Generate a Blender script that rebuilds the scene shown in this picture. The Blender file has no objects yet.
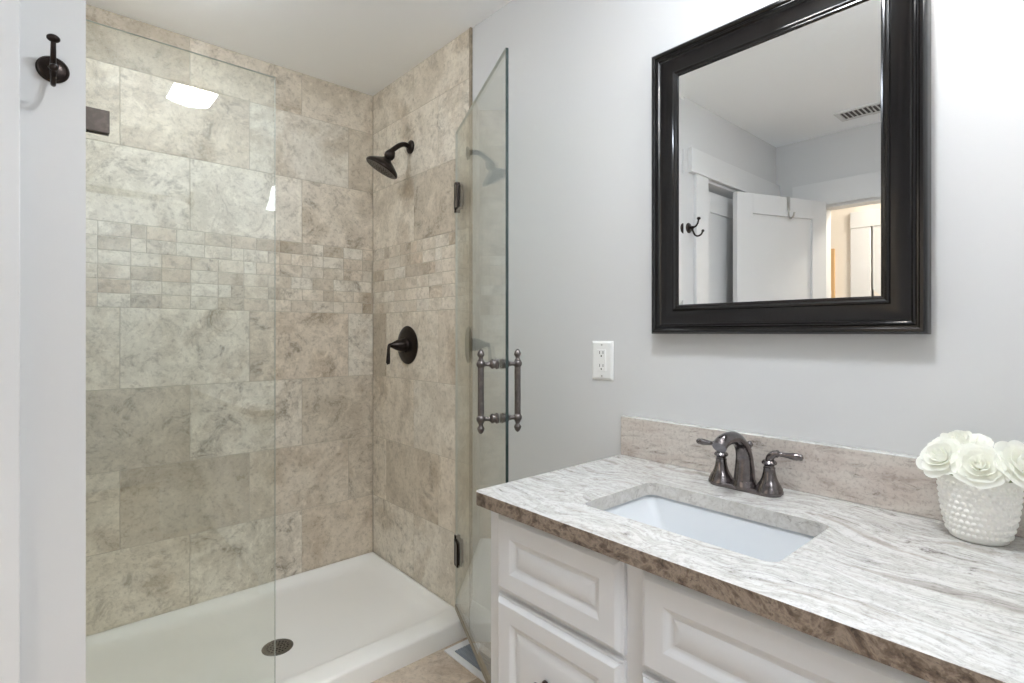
import bpy, bmesh, math, random
from mathutils import Vector, Matrix

R = math.radians
random.seed(7)
scn = bpy.context.scene
col = scn.collection

# ------------------------------------------------------------------ camera, light settings, exposure
EYE = 1.2135
cd = bpy.data.cameras.new('camera')
cam = bpy.data.objects.new('camera', cd)
col.objects.link(cam)
cd.sensor_width = 36.0
cd.lens = 533.5 / 1024 * 36.0
cd.shift_y = -8.5 / 1024
cd.clip_start = 0.02
cam.location = (0, 0, EYE)
cam.rotation_euler = (R(90), 0, R(-41.74))
scn.camera = cam

world = bpy.data.worlds.new('world')
scn.world = world
world.use_nodes = True
world.node_tree.nodes['Background'].inputs[0].default_value = (0.8, 0.85, 0.9, 1)
world.node_tree.nodes['Background'].inputs[1].default_value = 0.3

CEILING_LIGHT = 92.0
VANITY_LIGHT = 6.4
HALL_LIGHT = 95.0
PASSAGE_FILL = 22.0  # strength of the added lamp that fills the room through the doorway
SHOWER_FILL = 47.0  # strength of the added lamp that brightens the shower

vs = scn.view_settings
vs.view_transform = 'Standard'
vs.look = 'None'
vs.gamma = 1
vs.use_curve_mapping = False
vs.exposure = 0.46
scn.cycles.max_bounces = 12
scn.cycles.diffuse_bounces = 8
scn.cycles.glossy_bounces = 6
scn.cycles.transparent_max_bounces = 24
scn.cycles.caustics_reflective = False
scn.cycles.caustics_refractive = False
scn.cycles.sample_clamp_indirect = 8


# ------------------------------------------------------------------ helpers: colour and materials
def lin(c):
    def f(v):
        v = v / 255.0
        return v / 12.92 if v <= 0.04045 else ((v + 0.055) / 1.055) ** 2.4
    return (f(c[0]), f(c[1]), f(c[2]), 1)


def mat(name, c, rough=0.5, metal=0.0, emit=None, spec=None, coat=0.0):
    m = bpy.data.materials.new(name)
    m.use_nodes = True
    b = m.node_tree.nodes['Principled BSDF']
    b.inputs['Base Color'].default_value = lin(c)
    b.inputs['Roughness'].default_value = rough
    b.inputs['Metallic'].default_value = metal
    if spec is not None:
        b.inputs['Specular IOR Level'].default_value = spec
    if coat:
        b.inputs['Coat Weight'].default_value = coat
        b.inputs['Coat Roughness'].default_value = 0.12
    if emit:
        b.inputs['Emission Color'].default_value = lin(emit[0])
        b.inputs['Emission Strength'].default_value = emit[1]
    return m


class NT:
    """Tiny wrapper to write node trees briefly."""
    def __init__(s, m):
        s.t = m.node_tree
        s.b = s.t.nodes['Principled BSDF']

    def n(s, kind, **kw):
        nd = s.t.nodes.new('ShaderNode' + kind)
        for k, v in kw.items():
            if k.startswith('i_'):
                nd.inputs[k[2:].replace('_', ' ')].default_value = v
            else:
                setattr(nd, k, v)
        return nd

    def l(s, a, b):
        s.t.links.new(a, b)

    def ramp(s, fac, stops, interp='LINEAR'):
        nd = s.t.nodes.new('ShaderNodeValToRGB')
        cr = nd.color_ramp
        cr.interpolation = interp
        while len(cr.elements) < len(stops):
            cr.elements.new(0.5)
        for e, (p, c) in zip(cr.elements, stops):
            e.position = p
            e.color = lin(c) if isinstance(c, tuple) else (c, c, c, 1)
        s.l(fac, nd.inputs[0])
        return nd.outputs[0]

    def mix(s, fac, a, b, mode='MIX'):
        nd = s.t.nodes.new('ShaderNodeMix')
        nd.data_type = 'RGBA'
        nd.blend_type = mode
        for sock, v in ((nd.inputs[0], fac), (nd.inputs[6], a), (nd.inputs[7], b)):
            if isinstance(v, (int, float)):
                sock.default_value = v
            elif isinstance(v, tuple):
                sock.default_value = lin(v)
            else:
                s.l(v, sock)
        return nd.outputs[2]

    def noise(s, vec, scale, detail=4, rough=0.55, dist=0.0):
        nd = s.n('TexNoise', i_Scale=scale, i_Detail=detail, i_Roughness=rough, i_Distortion=dist)
        s.l(vec, nd.inputs['Vector'])
        return nd.outputs[0]

    def bump(s, h, strength=0.1, dist=0.002):
        nd = s.n('Bump', i_Strength=strength, i_Distance=dist)
        s.l(h, nd.inputs['Height'])
        s.l(nd.outputs[0], s.b.inputs['Normal'])


def paint(name, c, rough=0.6, bump=0.06, scale=350):
    m = mat(name, c, rough, spec=0.3)
    t = NT(m)
    co = t.n('TexCoord').outputs['Object']
    n = t.noise(co, scale, 2)
    t.bump(n, bump, 0.001)
    return m


def stone_tile(name, light, mid, dark, warm, rough=0.42):
    """Travertine-look tile: every tile carries its own seed, so the veining breaks at the joints."""
    m = mat(name, mid, rough, spec=0.35)
    t = NT(m)
    co = t.n('TexCoord').outputs['Object']
    seed = t.n('Attribute', attribute_name='seed').outputs['Fac']
    tint = t.n('Attribute', attribute_name='tint').outputs['Fac']
    off = t.n('CombineXYZ')
    for k, f in enumerate((37.0, 61.0, 23.0)):
        mm = t.n('Math', operation='MULTIPLY', i_Value=0.0)
        mm.inputs[1].default_value = f
        t.l(seed, mm.inputs[0])
        t.l(mm.outputs[0], off.inputs[k])
    add = t.n('VectorMath', operation='ADD')
    t.l(co, add.inputs[0])
    t.l(off.outputs[0], add.inputs[1])
    rot = t.n('Mapping')
    rot.inputs['Rotation'].default_value = (0.5, 0.6, 0.5)
    rot.inputs['Scale'].default_value = (1.0, 1.0, 1.0)
    t.l(add.outputs[0], rot.inputs[0])
    v = rot.outputs[0]
    big = t.noise(v, 3.2, 5, 0.6, 0.7)
    vein = t.noise(v, 9.5, 12, 0.78, 0.7)
    fine = t.noise(v, 62.0, 8, 0.75, 0.2)
    c1 = t.ramp(big, [(0.36, mid), (0.50, light), (0.64, mid)])
    c1 = t.mix(t.ramp(big, [(0.52, 0.0), (0.68, 0.75)]), c1, warm)
    # pitted dark crusts and pale clouds, stronger on some tiles than on others
    k = t.n('Math', operation='MULTIPLY')
    t.l(t.ramp(vein, [(0.34, 1.0), (0.47, 0.0)]), k.inputs[0])
    t.l(t.ramp(tint, [(0.15, 0.30), (0.95, 1.0)]), k.inputs[1])
    c2 = t.mix(k.outputs[0], c1, dark)
    k2 = t.n('Math', operation='MULTIPLY')
    t.l(t.ramp(vein, [(0.52, 0.0), (0.63, 0.8)]), k2.inputs[0])
    t.l(t.ramp(tint, [(0.2, 0.20), (0.9, 0.95)]), k2.inputs[1])
    c3 = t.mix(k2.outputs[0], c2, tuple(min(255, x + 20) for x in light))
    c4 = t.mix(t.ramp(fine, [(0.34, 0.45), (0.49, 0.0)]), c3, dark)
    gran = t.noise(v, 30.0, 10, 0.75, 0.5)
    k3 = t.n('Math', operation='MULTIPLY')
    t.l(t.ramp(gran, [(0.36, 0.6), (0.46, 0.0)]), k3.inputs[0])
    t.l(t.ramp(big, [(0.38, 0.25), (0.60, 0.8)]), k3.inputs[1])
    c4 = t.mix(k3.outputs[0], c4, dark)
    c4 = t.mix(t.ramp(gran, [(0.54, 0.0), (0.66, 0.55)]), c4, tuple(min(255, x + 18) for x in light))
    br = t.ramp(seed, [(0.0, (214, 207, 197)), (0.35, (250, 246, 240)), (0.7, (252, 252, 250)), (1.0, (238, 229, 219))])
    c5 = t.mix(1.0, c4, br, 'MULTIPLY')
    t.l(c5, t.b.inputs['Base Color'])
    t.bump(t.mix(0.5, vein, fine), 0.10, 0.002)
    return m


def granite(name, stops, streak=(26.0, 3.2, 26.0), warp=0.10, speck=(118, 108, 100), speck_amt=0.8, rough=0.22, turn=0.12):
    """Streaky granite, veins running along the counter (y) with a wave in them."""
    m = mat(name, stops[1][1], rough, spec=0.5)
    t = NT(m)
    co = t.n('TexCoord').outputs['Object']
    w = t.n('TexNoise', i_Scale=2.6, i_Detail=3.0, i_Roughness=0.5)
    t.l(co, w.inputs['Vector'])
    sub = t.n('VectorMath', operation='SUBTRACT')
    sub.inputs[1].default_value = (0.5, 0.5, 0.5)
    t.l(w.outputs['Color'], sub.inputs[0])
    sc = t.n('VectorMath', operation='SCALE')
    sc.inputs['Scale'].default_value = warp * 2.2
    t.l(sub.outputs[0], sc.inputs[0])
    add = t.n('VectorMath', operation='ADD')
    t.l(co, add.inputs[0])
    t.l(sc.outputs[0], add.inputs[1])
    mp = t.n('Mapping')
    mp.inputs['Rotation'].default_value = (0, 0, turn)
    mp.inputs['Scale'].default_value = streak
    t.l(add.outputs[0], mp.inputs[0])
    v = mp.outputs[0]
    n1 = t.noise(v, 1.0, 8, 0.62, 0.35)
    n2 = t.noise(v, 2.6, 8, 0.7, 0.6)
    n3 = t.noise(co, 120.0, 4, 0.7)
    c1 = t.ramp(n1, stops)
    k = t.n('Math', operation='MULTIPLY')
    t.l(t.ramp(n2, [(0.35, speck_amt), (0.45, 0.0)]), k.inputs[0])
    t.l(t.ramp(n3, [(0.38, 0.1), (0.60, 1.0)]), k.inputs[1])
    c2 = t.mix(k.outputs[0], c1, speck)
    c3 = t.mix(t.ramp(n3, [(0.32, 0.35), (0.5, 0.0)]), c2, speck)
    t.l(c3, t.b.inputs['Base Color'])
    return m


def metal_mat(name, c, rough, metal=1.0, wear=None):
    m = mat(name, c, rough, metal)
    t = NT(m)
    co = t.n('TexCoord').outputs['Object']
    n = t.noise(co, 60, 4, 0.6)
    w = wear or tuple(min(255, int(x * 1.25) + 6) for x in c)
    t.l(t.mix(t.ramp(n, [(0.45, 0.0), (0.75, 0.7)]), c, w), t.b.inputs['Base Color'])
    return m


def glass_mat(name, tint):
    m = bpy.data.materials.new(name)
    m.use_nodes = True
    nt = m.node_tree
    nt.nodes.clear()
    out = nt.nodes.new('ShaderNodeOutputMaterial')
    mx = nt.nodes.new('ShaderNodeMixShader')
    tr = nt.nodes.new('ShaderNodeBsdfTransparent')
    tr.inputs[0].default_value = lin(tint)
    gl = nt.nodes.new('ShaderNodeBsdfGlossy')
    gl.inputs['Roughness'].default_value = 0.0
    gl.inputs['Color'].default_value = (1, 1, 1, 1)
    fr = nt.nodes.new('ShaderNodeFresnel')
    ge = nt.nodes.new('ShaderNodeNewGeometry')
    io = nt.nodes.new('ShaderNodeMapRange')        # the pane does not bend the ray: same index on both of its faces
    io.inputs['To Min'].default_value = 1.65
    io.inputs['To Max'].default_value = 1 / 1.65
    nt.links.new(ge.outputs['Backfacing'], io.inputs['Value'])
    nt.links.new(io.outputs[0], fr.inputs['IOR'])
    nt.links.new(fr.outputs[0], mx.inputs[0])
    nt.links.new(tr.outputs[0], mx.inputs[1])
    nt.links.new(gl.outputs[0], mx.inputs[2])
    nt.links.new(mx.outputs[0], out.inputs[0])
    return m


M = {}
M['wall'] = paint('grey wall paint', (211, 211, 211))
M['ceiling'] = paint('ceiling paint', (250, 252, 254), 0.8, 0.12, 180)
M['trim'] = paint('white trim paint', (220, 220, 220), 0.35, 0.02)
M['cream'] = paint('cream hall paint', (230, 222, 211))
M['tile_back'] = stone_tile('stone tile', (231, 225, 214), (211, 203, 190), (140, 130, 115), (197, 184, 166))
M['tile_side'] = M['tile_back']
M['grout'] = paint('grout', (190, 181, 166), 0.85)
M['floor_tile'] = stone_tile('floor stone tile', (206, 193, 178), (180, 164, 148), (134, 122, 112), (190, 168, 146))
M['pan'] = paint('white acrylic', (240, 238, 233), 0.30, 0.01)
M['bronze'] = metal_mat('dark bronze', (48, 41, 38), 0.30, 0.85)
M['pewter'] = metal_mat('brushed dark pewter', (112, 106, 104), 0.34, 1.0)
M['faucet'] = metal_mat('polished gunmetal', (116, 110, 110), 0.2, 1.0)
M['black'] = mat('black gap', (22, 20, 20), 0.6)
M['glass'] = glass_mat('shower glass', (251, 253, 251))
M['glass_edge'] = mat('pale glass edge', (205, 210, 203), 0.12, spec=0.6)
M['edge_shaded'] = mat('shaded glass edge', (50, 62, 60), 0.12, spec=0.6)  # same glass as the pale edge, its dark look put into the colour
M['seal'] = mat('clear vinyl seal', (150, 140, 122), 0.35)
M['frame'] = mat('espresso black lacquer', (13, 10, 10), 0.15, spec=0.55)
M['mirror'] = mat('silvered glass', (250, 251, 250), 0.0, 1.0)
M['cabinet'] = paint('cabinet white', (221, 222, 224), 0.4, 0.015)
M['plastic'] = mat('white plastic', (240, 240, 238), 0.3)
M['porcelain'] = mat('white porcelain', (208, 211, 214), 0.12, spec=0.5)
M['ceramic'] = mat('white ceramic', (246, 244, 239), 0.5)
M['silver'] = mat('satin nickel', (190, 188, 184), 0.3, 1.0)
M['grey_metal'] = mat('blue grey metal', (142, 150, 158), 0.45, 0.2)
M['wood'] = mat('light oak', (206, 168, 120), 0.5)
M['petal'] = mat('cream white petal', (253, 253, 248), 0.6, spec=0.2)
_t = M['petal'].node_tree
_tl = _t.nodes.new('ShaderNodeBsdfTranslucent')
_tl.inputs[0].default_value = lin((253, 253, 246))
_mx = _t.nodes.new('ShaderNodeMixShader')
_mx.inputs[0].default_value = 0.45
_t.links.new(_t.nodes['Principled BSDF'].outputs[0], _mx.inputs[1])
_t.links.new(_tl.outputs[0], _mx.inputs[2])
_t.links.new(_mx.outputs[0], _t.nodes['Material Output'].inputs[0])
M['green'] = mat('leaf green', (120, 132, 84), 0.6)
M['granite'] = granite('streaked white granite', [(0.26, (134, 127, 120)), (0.37, (180, 176, 170)), (0.44, (209, 208, 205)), (0.51, (187, 185, 180)), (0.57, (211, 211, 209)),
                                                  (0.66, (186, 182, 176)), (0.78, (152, 144, 136))], streak=(19.0, 2.2, 19.0), warp=0.12, speck=(104, 96, 90), speck_amt=0.9)
M['granite_edge'] = granite('brown granite edge', [(0.30, (66, 54, 45)), (0.42, (112, 96, 83)), (0.54, (156, 141, 127)), (0.70, (100, 85, 72))],
                            streak=(62, 42, 62), speck=(40, 33, 29), rough=0.38)
M['granite_splash'] = granite('beige granite splash', [(0.28, (156, 142, 132)), (0.42, (194, 183, 175)), (0.56, (206, 199, 191)), (0.72, (180, 170, 162))],
                              streak=(20, 5, 20), warp=0.05, speck=(98, 84, 76))
M['granite_inner'] = granite('grey granite cut', [(0.30, (172, 166, 158)), (0.45, (206, 203, 198)), (0.6, (190, 186, 179)), (0.75, (216, 213, 208))],
                             streak=(18, 18, 18), speck=(140, 132, 124))
M['light_panel'] = mat('lit diffuser', (255, 250, 240), 0.5, emit=((239, 246, 253), CEILING_LIGHT))
M['light_shade'] = mat('lit glass shade', (255, 250, 244), 0.4, emit=((239, 246, 253), VANITY_LIGHT))
M['passage_fill_panel'] = mat('passage fill diffuser', (255, 252, 248), 0.5, emit=((239, 246, 253), PASSAGE_FILL))
M['shower_fill_panel'] = mat('shower fill disc', (255, 252, 248), 0.5, emit=((230, 242, 255), SHOWER_FILL))
M['hall_panel'] = mat('lit hall diffuser', (255, 244, 225), 0.5, emit=((250, 243, 232), HALL_LIGHT))


# ------------------------------------------------------------------ helpers: objects
def world_origin(o):
    v = Vector((0, 0, 0))
    while o is not None:
        v += o.location
        o = o.parent
    return v


def thing(name, label, cat, loc=(0, 0, 0), group=None):
    o = bpy.data.objects.new(name, None)
    o.empty_display_size = 0.05
    col.objects.link(o)
    o.location = loc
    o['label'] = label
    o['category'] = cat
    if group:
        o['group'] = group
    return o


def tag(o, label, cat, group=None):
    o['label'] = label
    o['category'] = cat
    if group:
        o['group'] = group
    return o


class MB:
    def __init__(s):
        s.bm = bmesh.new()

    def box(s, a, b, bev=0.0, seg=2, mi=0):
        a, b = [min(p, q) for p, q in zip(a, b)], [max(p, q) for p, q in zip(a, b)]
        t = bmesh.new()
        bmesh.ops.create_cube(t, size=1.0)
        for v in t.verts:
            v.co = Vector([(a[i] + b[i]) / 2 + v.co[i] * (b[i] - a[i]) for i in range(3)])
        if bev:
            bmesh.ops.bevel(t, geom=list(t.edges), offset=bev, segments=seg, affect='EDGES', profile=0.5)
        s.merge(t, mi)
        return s

    def merge(s, t, mi=0, mtx=None):
        if mtx is not None:
            bmesh.ops.transform(t, matrix=mtx, verts=t.verts)
        mp = {}
        for v in t.verts:
            mp[v] = s.bm.verts.new(v.co)
        for f in t.faces:
            try:
                nf = s.bm.faces.new([mp[v] for v in f.verts])
                nf.material_index = mi if mi else f.material_index
                nf.smooth = f.smooth
            except ValueError:
                pass
        t.free()

    def rings(s, loops, cap0=True, cap1=True, closed=True, mi=0):
        """Bridge consecutive loops of equal length."""
        bm = s.bm
        vl = [[bm.verts.new(p) for p in lp] for lp in loops]
        n = len(vl[0])
        for k in range(len(vl) - 1):
            for i in range(n if closed else n - 1):
                j = (i + 1) % n
                f = bm.faces.new((vl[k][i], vl[k][j], vl[k + 1][j], vl[k + 1][i]))
                f.material_index = mi
        if cap0:
            bm.faces.new(list(reversed(vl[0]))).material_index = mi
        if cap1:
            bm.faces.new(vl[-1]).material_index = mi
        return s

    def lathe(s, prof, origin, axis=(0, 0, 1), seg=32, scale=(1, 1), side=None):
        ax = Vector(axis).normalized()
        if side is None:
            side = Vector((0, 0, 1)) if abs(ax.z) < 0.9 else Vector((1, 0, 0))
        u = (Vector(side) - ax * ax.dot(Vector(side))).normalized()
        w = ax.cross(u)
        o = Vector(origin)
        loops = []
        for r, h in prof:
            r = max(r, 0.0002)
            loops.append([o + ax * h + u * (r * scale[0] * math.cos(2 * math.pi * i / seg)) + w * (r * scale[1] * math.sin(2 * math.pi * i / seg)) for i in range(seg)])
        return s.rings(loops)

    def tube(s, pts, rad, seg=16, sub=6, flat=None):
        """Tube through points (Catmull-Rom), radius per point; flat=(axis, factor) widens it along an axis."""
        P = [Vector(p) for p in pts]
        rr = rad if isinstance(rad, (list, tuple)) else [rad] * len(P)
        Q, RR = [], []
        for i in range(len(P) - 1):
            p0, p1, p2, p3 = P[max(i - 1, 0)], P[i], P[i + 1], P[min(i + 2, len(P) - 1)]
            for k in range(sub):
                t = k / sub
                Q.append(0.5 * ((2 * p1) + (p2 - p0) * t + (2 * p0 - 5 * p1 + 4 * p2 - p3) * t * t + (3 * p1 - p0 - 3 * p2 + p3) * t ** 3))
                RR.append(rr[i] * (1 - t) + rr[i + 1] * t)
        Q.append(P[-1])
        RR.append(rr[-1])
        loops = []
        u = None
        for i, q in enumerate(Q):
            d = (Q[min(i + 1, len(Q) - 1)] - Q[max(i - 1, 0)]).normalized()
            if u is None:
                a = Vector((0, 1, 0)) if abs(d.y) < 0.9 else Vector((1, 0, 0))
                u = (a - d * d.dot(a)).normalized()
            else:
                u = (u - d * d.dot(u)).normalized()
            w = d.cross(u)
            fu = flat if flat else 1.0
            loops.append([q + u * (RR[i] * fu * math.cos(2 * math.pi * k / seg)) + w * (RR[i] * math.sin(2 * math.pi * k / seg)) for k in range(seg)])
        return s.rings(loops)

    def ball(s, c, r, seg=20, sc=(1, 1, 1)):
        t = bmesh.new()
        bmesh.ops.create_uvsphere(t, u_segments=seg, v_segments=seg // 2 + 2, radius=r)
        for v in t.verts:
            v.co = Vector((v.co.x * sc[0], v.co.y * sc[1], v.co.z * sc[2])) + Vector(c)
        s.merge(t)
        return s

    def build(s, name, m, parent=None, smooth=None, bevel=None, recalc=True):
        if recalc:
            bmesh.ops.recalc_face_normals(s.bm, faces=s.bm.faces)
        me = bpy.data.meshes.new(name)
        org = world_origin(parent) if parent else Vector((0, 0, 0))
        bmesh.ops.translate(s.bm, vec=-org, verts=s.bm.verts)
        s.bm.to_mesh(me)
        s.bm.free()
        ms = m if isinstance(m, (list, tuple)) else [m]
        for x in ms:
            me.materials.append(x)
        o = bpy.data.objects.new(name, me)
        col.objects.link(o)
        if parent:
            o.parent = parent
        if smooth is not None:
            for p in me.polygons:
                p.use_smooth = True
            me.set_sharp_from_angle(angle=R(smooth))
        if bevel:
            b = o.modifiers.new('bevel', 'BEVEL')
            b.width, b.segments, b.limit_method, b.angle_limit = bevel, 2, 'ANGLE', R(40)
        return o


def recentre(o, p):
    """Put a one-mesh thing's origin at its base."""
    p = Vector(p)
    o.data.transform(Matrix.Translation(-p))
    o.location = p
    return o


def structure(o):
    o['kind'] = 'structure'
    return o


def copy_tree(o, parent=None):
    c = o.copy()
    col.objects.link(c)
    if parent:
        c.parent = parent
    for ch in list(o.children):
        copy_tree(ch, c)
    return c


def rrect(x0, x1, y0, y1, r, z, n=6):
    pts = []
    for cx, cy, a0 in ((x1 - r, y1 - r, 0), (x0 + r, y1 - r, 90), (x0 + r, y0 + r, 180), (x1 - r, y0 + r, 270)):
        for k in range(n + 1):
            a = R(a0 + 90 * k / n)
            pts.append(Vector((cx + r * math.cos(a), cy + r * math.sin(a), z(cx, cy) if callable(z) else z)))
    return pts


# ------------------------------------------------------------------ room numbers
XR = 1.309          # painted right wall
XT = 1.301          # tile face on the right wall
YB = 2.539          # tile face at the back of the shower
XL = 0.080          # shower's left tile face / corner of the left wall
YN = 1.470          # left wall with the hook (faces the camera)
XW = -1.076         # far wall with the entry door (seen in the mirror)
YS = -0.250         # wall behind the camera
H = 2.44
TE = 1.705          # where the wall tile stops


# ------------------------------------------------------------------ room shell
structure(MB().box((XR, -1.6, 0), (XR + .1, YB + .1, H)).build('wall_right', M['wall']))
structure(MB().box((-2.3, -1.6, H), (XR + .1, YB + .1, H + .1)).build('ceiling', M['ceiling']))
w = MB().box((XL - .09, YN, 0), (XL, YN + .1, H))
w.box((-.152, YN, 0), (XL - .09, YN + .1, H)).box((-.96, YN, 2.053), (-.152, YN + .1, H)).box((XW, YN, 0), (-.96, YN + .1, H))
structure(w.build('wall_left', M['wall']))
structure(MB().box((XL - .09, YN + .1, 0), (XL, TE, H)).box((XL - .09, TE, 0), (XL - .01, YB + .1, H)).build('wall_partition', M['wall']))
structure(MB().box((XL - .1, YB + .009, 0), (XR, YB + .1, H)).build('wall_back_core', M['grout']))
w = MB().box((XW - .12, 1.19, 0), (XW, YB, H)).box((XW - .12, .42, 2.003), (XW, 1.19, H)).box((XW - .12, -1.6, 0), (XW, .42, H))
structure(w.build('wall_far', [M['wall']]))
w = MB().box((.584, YS - .12, 0), (XR, YS, H)).box((-.30, YS - .12, 2.04), (.584, YS, H)).box((XW, YS - .12, 0), (-.30, YS, H))
structure(w.build('wall_behind', M['wall']))
structure(MB().box((XW, -1.7, 0), (XR, -1.6, H)).build('wall_passage', M['wall']))
# the room beyond the entry door
structure(MB().box((-2.1, -1.6, 0), (-2.0, YB + .1, H)).box((-2.0, -1.7, 0), (XW - .12, -1.6, H)).box((-2.0, 2.3, 0), (XW - .12, 2.4, H)).build('wall_hall', M['cream']))


def tiled(name, rows, u0, u1, place, mats, gap=0.0024, depth=0.008, bev=0.0012):
    """rows: (z0, z1, [joints]); place(u, z, d) -> world point. One mesh, each tile its own seed."""
    bm = bmesh.new()
    seeds, tints, rnd = [], [], random.Random(hash(name) % 1000 if False else sum(map(ord, name)))
    def quad(pts, mi, sd, tn):
        f = bm.faces.new([bm.verts.new(place(*p)) for p in pts])
        f.material_index = mi
        seeds.append(sd)
        tints.append(tn)
    zlo, zhi = rows[0][0], rows[-1][1]
    quad([(u0, zlo, depth - .0015), (u1, zlo, depth - .0015), (u1, zhi, depth - .0015), (u0, zhi, depth - .0015)], 1, 0, 0)
    for z0, z1, js in rows:
        ed = [u0] + [j for j in sorted(js) if u0 + .004 < j < u1 - .004] + [u1]
        for a, b in zip(ed[:-1], ed[1:]):
            sd, tn = rnd.random(), rnd.random()
            g = gap / 2
            o = [(a + g, z0 + g), (b - g, z0 + g), (b - g, z1 - g), (a + g, z1 - g)]
            i = [(a + g + bev, z0 + g + bev), (b - g - bev, z0 + g + bev), (b - g - bev, z1 - g - bev), (a + g + bev, z1 - g - bev)]
            quad([(p[0], p[1], depth) for p in i], 0, sd, tn)
            for k in range(4):
                l = (k + 1) % 4
                quad([(o[k][0], o[k][1], depth - .0016), (o[l][0], o[l][1], depth - .0016), (i[l][0], i[l][1], depth), (i[k][0], i[k][1], depth)], 0, sd, tn)
    me = bpy.data.meshes.new(name)
    bm.to_mesh(me)
    bm.free()
    for nm, vals in (('seed', seeds), ('tint', tints)):
        at = me.attributes.new(nm, 'FLOAT', 'FACE')
        at.data.foreach_set('value', vals)
    for m in mats:
        me.materials.append(m)
    o = bpy.data.objects.new(name, me)
    col.objects.link(o)
    return structure(o)


ZR = [(.06, .3785), (.3785, .684), (.684, .9975), (.9975, 1.312)]
ZU = [(1.638, 1.938), (1.938, 2.240), (2.240, H)]
rm = random.Random(11)


def mosaic(u0, u1, odd):
    out = []
    for k in range(6):
        z0 = 1.312 + k * (1.638 - 1.312) / 6
        z1 = 1.312 + (k + 1) * (1.638 - 1.312) / 6
        js, u = [], u0 - (.05 if (k + odd) % 2 else 0) - .01
        while u < u1:
            u += .102 if rm.random() > .18 else .051
            js.append(u)
        out.append((z0, z1, js))
    return out


def rows_for(a, b, u0, u1, odd):
    r = [(z0, z1, b if k % 2 else a) for k, (z0, z1) in enumerate(ZR)]
    r += mosaic(u0, u1, odd)
    r += [(z0, z1, b if k % 2 else a) for k, (z0, z1) in enumerate(ZU)]
    return r


tiled('wall_back', rows_for([.937, .476], [.241, .706, 1.168], XL, XT, 0), XL, XT,
      lambda u, z, d: (u, YB + .008 - d, z), [M['tile_back'], M['grout']])
tiled('wall_right_tiled', rows_for([2.141], [1.94, 2.40], TE + .012, YB, 1), TE + .012, YB,
      lambda u, z, d: (XT + .008 - d, u, z), [M['tile_side'], M['grout']])
tiled('wall_left_tiled', rows_for([2.141], [1.94, 2.40], TE + .012, YB, 0), TE + .012, YB,
      lambda u, z, d: (XL - .008 + d, u, z), [M['tile_side'], M['grout']])
structure(MB().box((XT - .001, TE, .0), (XR, TE + .012, H), .0008).build('trim_1', metal_mat('brushed taupe edge trim', (150, 138, 122), .4, .4)))
structure(MB().box((XL - .01, TE, .0), (XL + .001, TE + .012, H), .0008).build('trim_2', M['seal']))

# floor: stone tiles in a running bond
fr = []
y = -1.6
k = 0
while y < YB:
    fr.append((y, min(y + .305, YB), [(-2.3 + .305 + (k % 2) * .30 + .61 * j) for j in range(8)]))
    y += .305
    k += 1
tiled('floor', [(a + .035, b + .035, [j + .12 for j in js]) for a, b, js in fr], -2.3, XR, lambda u, z, d: (u, z, d - .008), [M['floor_tile'], M['grout']], gap=.004)
structure(MB().box((-2.3, -1.7, -.1), (XR, YB + .1, -.008)).build('floor_slab', M['grout']))


# baseboards
def baseboard(name, a, b, nrm):
    """Moulded board from a to b along the wall, thickness along nrm."""
    a, b, n = Vector(a), Vector(b), Vector(nrm)
    prof = [(0, 0), (.014, 0), (.014, .105), (.011, .115), (.010, .125), (.006, .135), (.004, .14), (0, .14)]
    loops = [[p + n * d + Vector((0, 0, z)) for d, z in prof] for p in (a, b)]
    return structure(MB().rings(loops).build(name, M['trim']))


baseboard('baseboard_right', (XR, .948, 0), (XR, TE, 0), (-1, 0, 0))
baseboard('baseboard_left', (-.026, YN, 0), (XL, YN, 0), (0, -1, 0))
baseboard('baseboard_partition', (XL, YN, 0), (XL, TE, 0), (1, 0, 0))
baseboard('baseboard_behind', (.69, YS, 0), (.76, YS, 0), (0, 1, 0))
baseboard('baseboard_far', (XW, YS, 0), (XW, .31, 0), (1, 0, 0))


# door casings (flat craftsman boards with a taller head)
def casing_y(name, x0, x1, z0, yf, wd, head, ext, dirn, m, outer=None):
    """Casing on a wall facing +-y round an opening x0..x1, top z0."""
    b = MB()
    y0, y1 = yf, yf + dirn * .018
    b.box((x0 - wd, y0, 0), (x0, y1, z0), .002)
    b.box((x1, y0, 0), (x1 + wd, y1, z0), .002)
    b.box((x0 - wd - ext, y0, z0), (x1 + wd + ext if outer is None else outer, yf + dirn * .024, z0 + head), .002)
    b.box((x0, yf, 0), (x0 + .015, yf - dirn * .1, z0))
    b.box((x1 - .015, yf, 0), (x1, yf - dirn * .1, z0))
    b.box((x0, yf, z0 - .015), (x1, yf - dirn * .1, z0))
    return structure(b.build(name, m))


def casing_x(name, y0, y1, z0, xf, wd, head, ext, dirn, m, hi=None):
    b = MB()
    b.box((xf, y0 - wd, 0), (xf + dirn * .018, y0, z0), .002)
    b.box((xf, y1, 0), (xf + dirn * .018, y1 + wd, z0), .002)
    b.box((xf, y0 - wd - ext, z0), (xf + dirn * .024, y1 + wd + ext if hi is None else hi, z0 + head), .002)
    b.box((xf, y0, 0), (xf - dirn * .1, y0 + .015, z0))
    b.box((xf, y1 - .015, 0), (xf - dirn * .1, y1, z0))
    b.box((xf, y0, z0 - .015), (xf - dirn * .1, y1, z0))
    return structure(b.build(name, m))


casing_y('trim_3', -.96, -.152, 2.055, YN, .128, .125, -.002, -1, M['trim'], .034)
casing_x('trim_4', .42, 1.19, 2.003, XW, .115, .146, .0, 1, M['trim'], 1.36)
casing_y('trim_5', -.30, .584, 2.04, YS, .085, .12, 0, 1, M['trim'])
casing_x('trim_6', .36, 1.167, 1.995, -2.0, .13, .12, 0, 1, M['trim'])


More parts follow.
